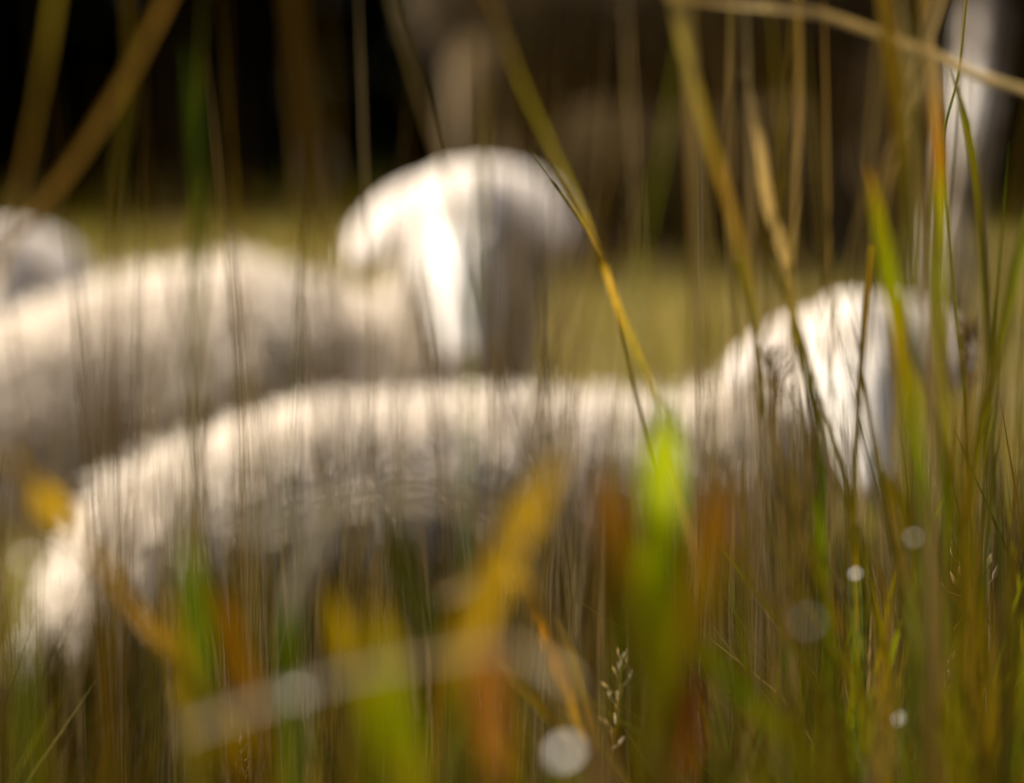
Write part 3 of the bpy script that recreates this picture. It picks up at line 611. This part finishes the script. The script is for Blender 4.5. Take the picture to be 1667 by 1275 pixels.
# thin grass just in front of the sheep, and a fine veil of taller stalks
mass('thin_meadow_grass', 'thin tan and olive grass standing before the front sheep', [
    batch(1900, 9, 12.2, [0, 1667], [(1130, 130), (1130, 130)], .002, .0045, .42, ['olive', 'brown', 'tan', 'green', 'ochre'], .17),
    batch(3400, 10.6, 12.2, [0, 120, 300, 1200, 1667], [(1120, 60), (1060, 70), (970, 80), (900, 80), (890, 90)], .004, .009, .2, ['brown', 'dkgreen', 'olive', 'brown', 'ochre'], .08),  # very dark blades: the shade below the sheep is put into their colour
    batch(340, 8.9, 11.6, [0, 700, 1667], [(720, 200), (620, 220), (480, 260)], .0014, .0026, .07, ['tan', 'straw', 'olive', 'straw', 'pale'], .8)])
# grass about the plane of focus, taller and brighter to the right
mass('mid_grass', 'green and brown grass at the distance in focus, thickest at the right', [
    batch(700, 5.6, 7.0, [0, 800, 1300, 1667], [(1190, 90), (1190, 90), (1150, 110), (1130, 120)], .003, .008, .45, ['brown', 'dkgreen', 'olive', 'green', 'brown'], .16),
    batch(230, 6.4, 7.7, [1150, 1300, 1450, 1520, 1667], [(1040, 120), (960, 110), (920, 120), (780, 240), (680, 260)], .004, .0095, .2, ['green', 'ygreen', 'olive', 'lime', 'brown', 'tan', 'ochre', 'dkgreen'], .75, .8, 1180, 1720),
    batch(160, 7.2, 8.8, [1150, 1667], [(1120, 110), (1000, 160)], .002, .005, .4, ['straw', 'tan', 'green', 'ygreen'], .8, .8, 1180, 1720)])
# near blurred grass along the bottom
mass('near_grass', 'near blurred green and orange grass along the bottom', [
    batch(260, 4.9, 6.4, [0, 1667], [(1240, 90), (1220, 90)], .004, .010, .55, ['green', 'olive', 'brown', 'dkgreen', 'brown'], .17),
    batch(110, 5.3, 6.9, [0, 1667], [(60, 160), (-40, 120)], .002, .0045, .09, ['brown', 'olive', 'ochre', 'tan'], .45),
    batch(190, 5.1, 6.6, [0, 300, 800, 1667], [(1100, 110), (1060, 120), (1070, 120), (1060, 130)], .004, .012, .5, ['green', 'ochre', 'orange', 'ygreen', 'olive', 'dkgreen', 'yellow', 'straw'], .55)])
# the same stand of grass going on beyond both sides of the view
SIDE = [(700, .16), (400, .5)]
mass('outer_tall_grass', 'tall olive and green grass continuing beyond the sides', [
    batch(n_, 5.0, 12, [-1200, 3000], [(1000, 180), (950, 200)], .003, .009, .2, ['brown', 'olive', 'green', 'ochre', 'ygreen', 'tan'], t_, 1.0, a_, b_)
    for n_, t_ in SIDE for a_, b_ in ((-1200, -70), (1740, 2900))])
# single thin stalks rising through the frame
spots = sorted([random.uniform(-20, 1120) for _ in range(17)] + [random.uniform(1130, 1690) for _ in range(23)])
for i, px0 in enumerate(spots):
    right = px0 > 1120
    d = random.choice([random.uniform(5.0, 6.2), random.uniform(9.6, 11.4)]) if not right else random.uniform(5.4, 7.0)
    sl_ = random.gauss(0, 60); ty = random.choice([-80, -60, random.uniform(0, 500)]) if right else random.choice([-60, random.uniform(50, 800)])
    c = random.choice([('tan', 'olive'), ('brown', 'tan'), ('olive', 'green'), ('straw', 'tan'), ('olive', 'brown')])
    one(ORD[i] + ' from the left of the thin dry stalks', [(px0 + sl_, ty, d), (px0 + sl_ * .6, ty + 250, d), (px0 + sl_ * .2, ty + 520, d), (px0, ty + 800, d)], random.uniform(2.2, 4.0), list(c),
        name='grass_stalk', group='thin dry stalks in front of the flock', stem_mm=2.2)
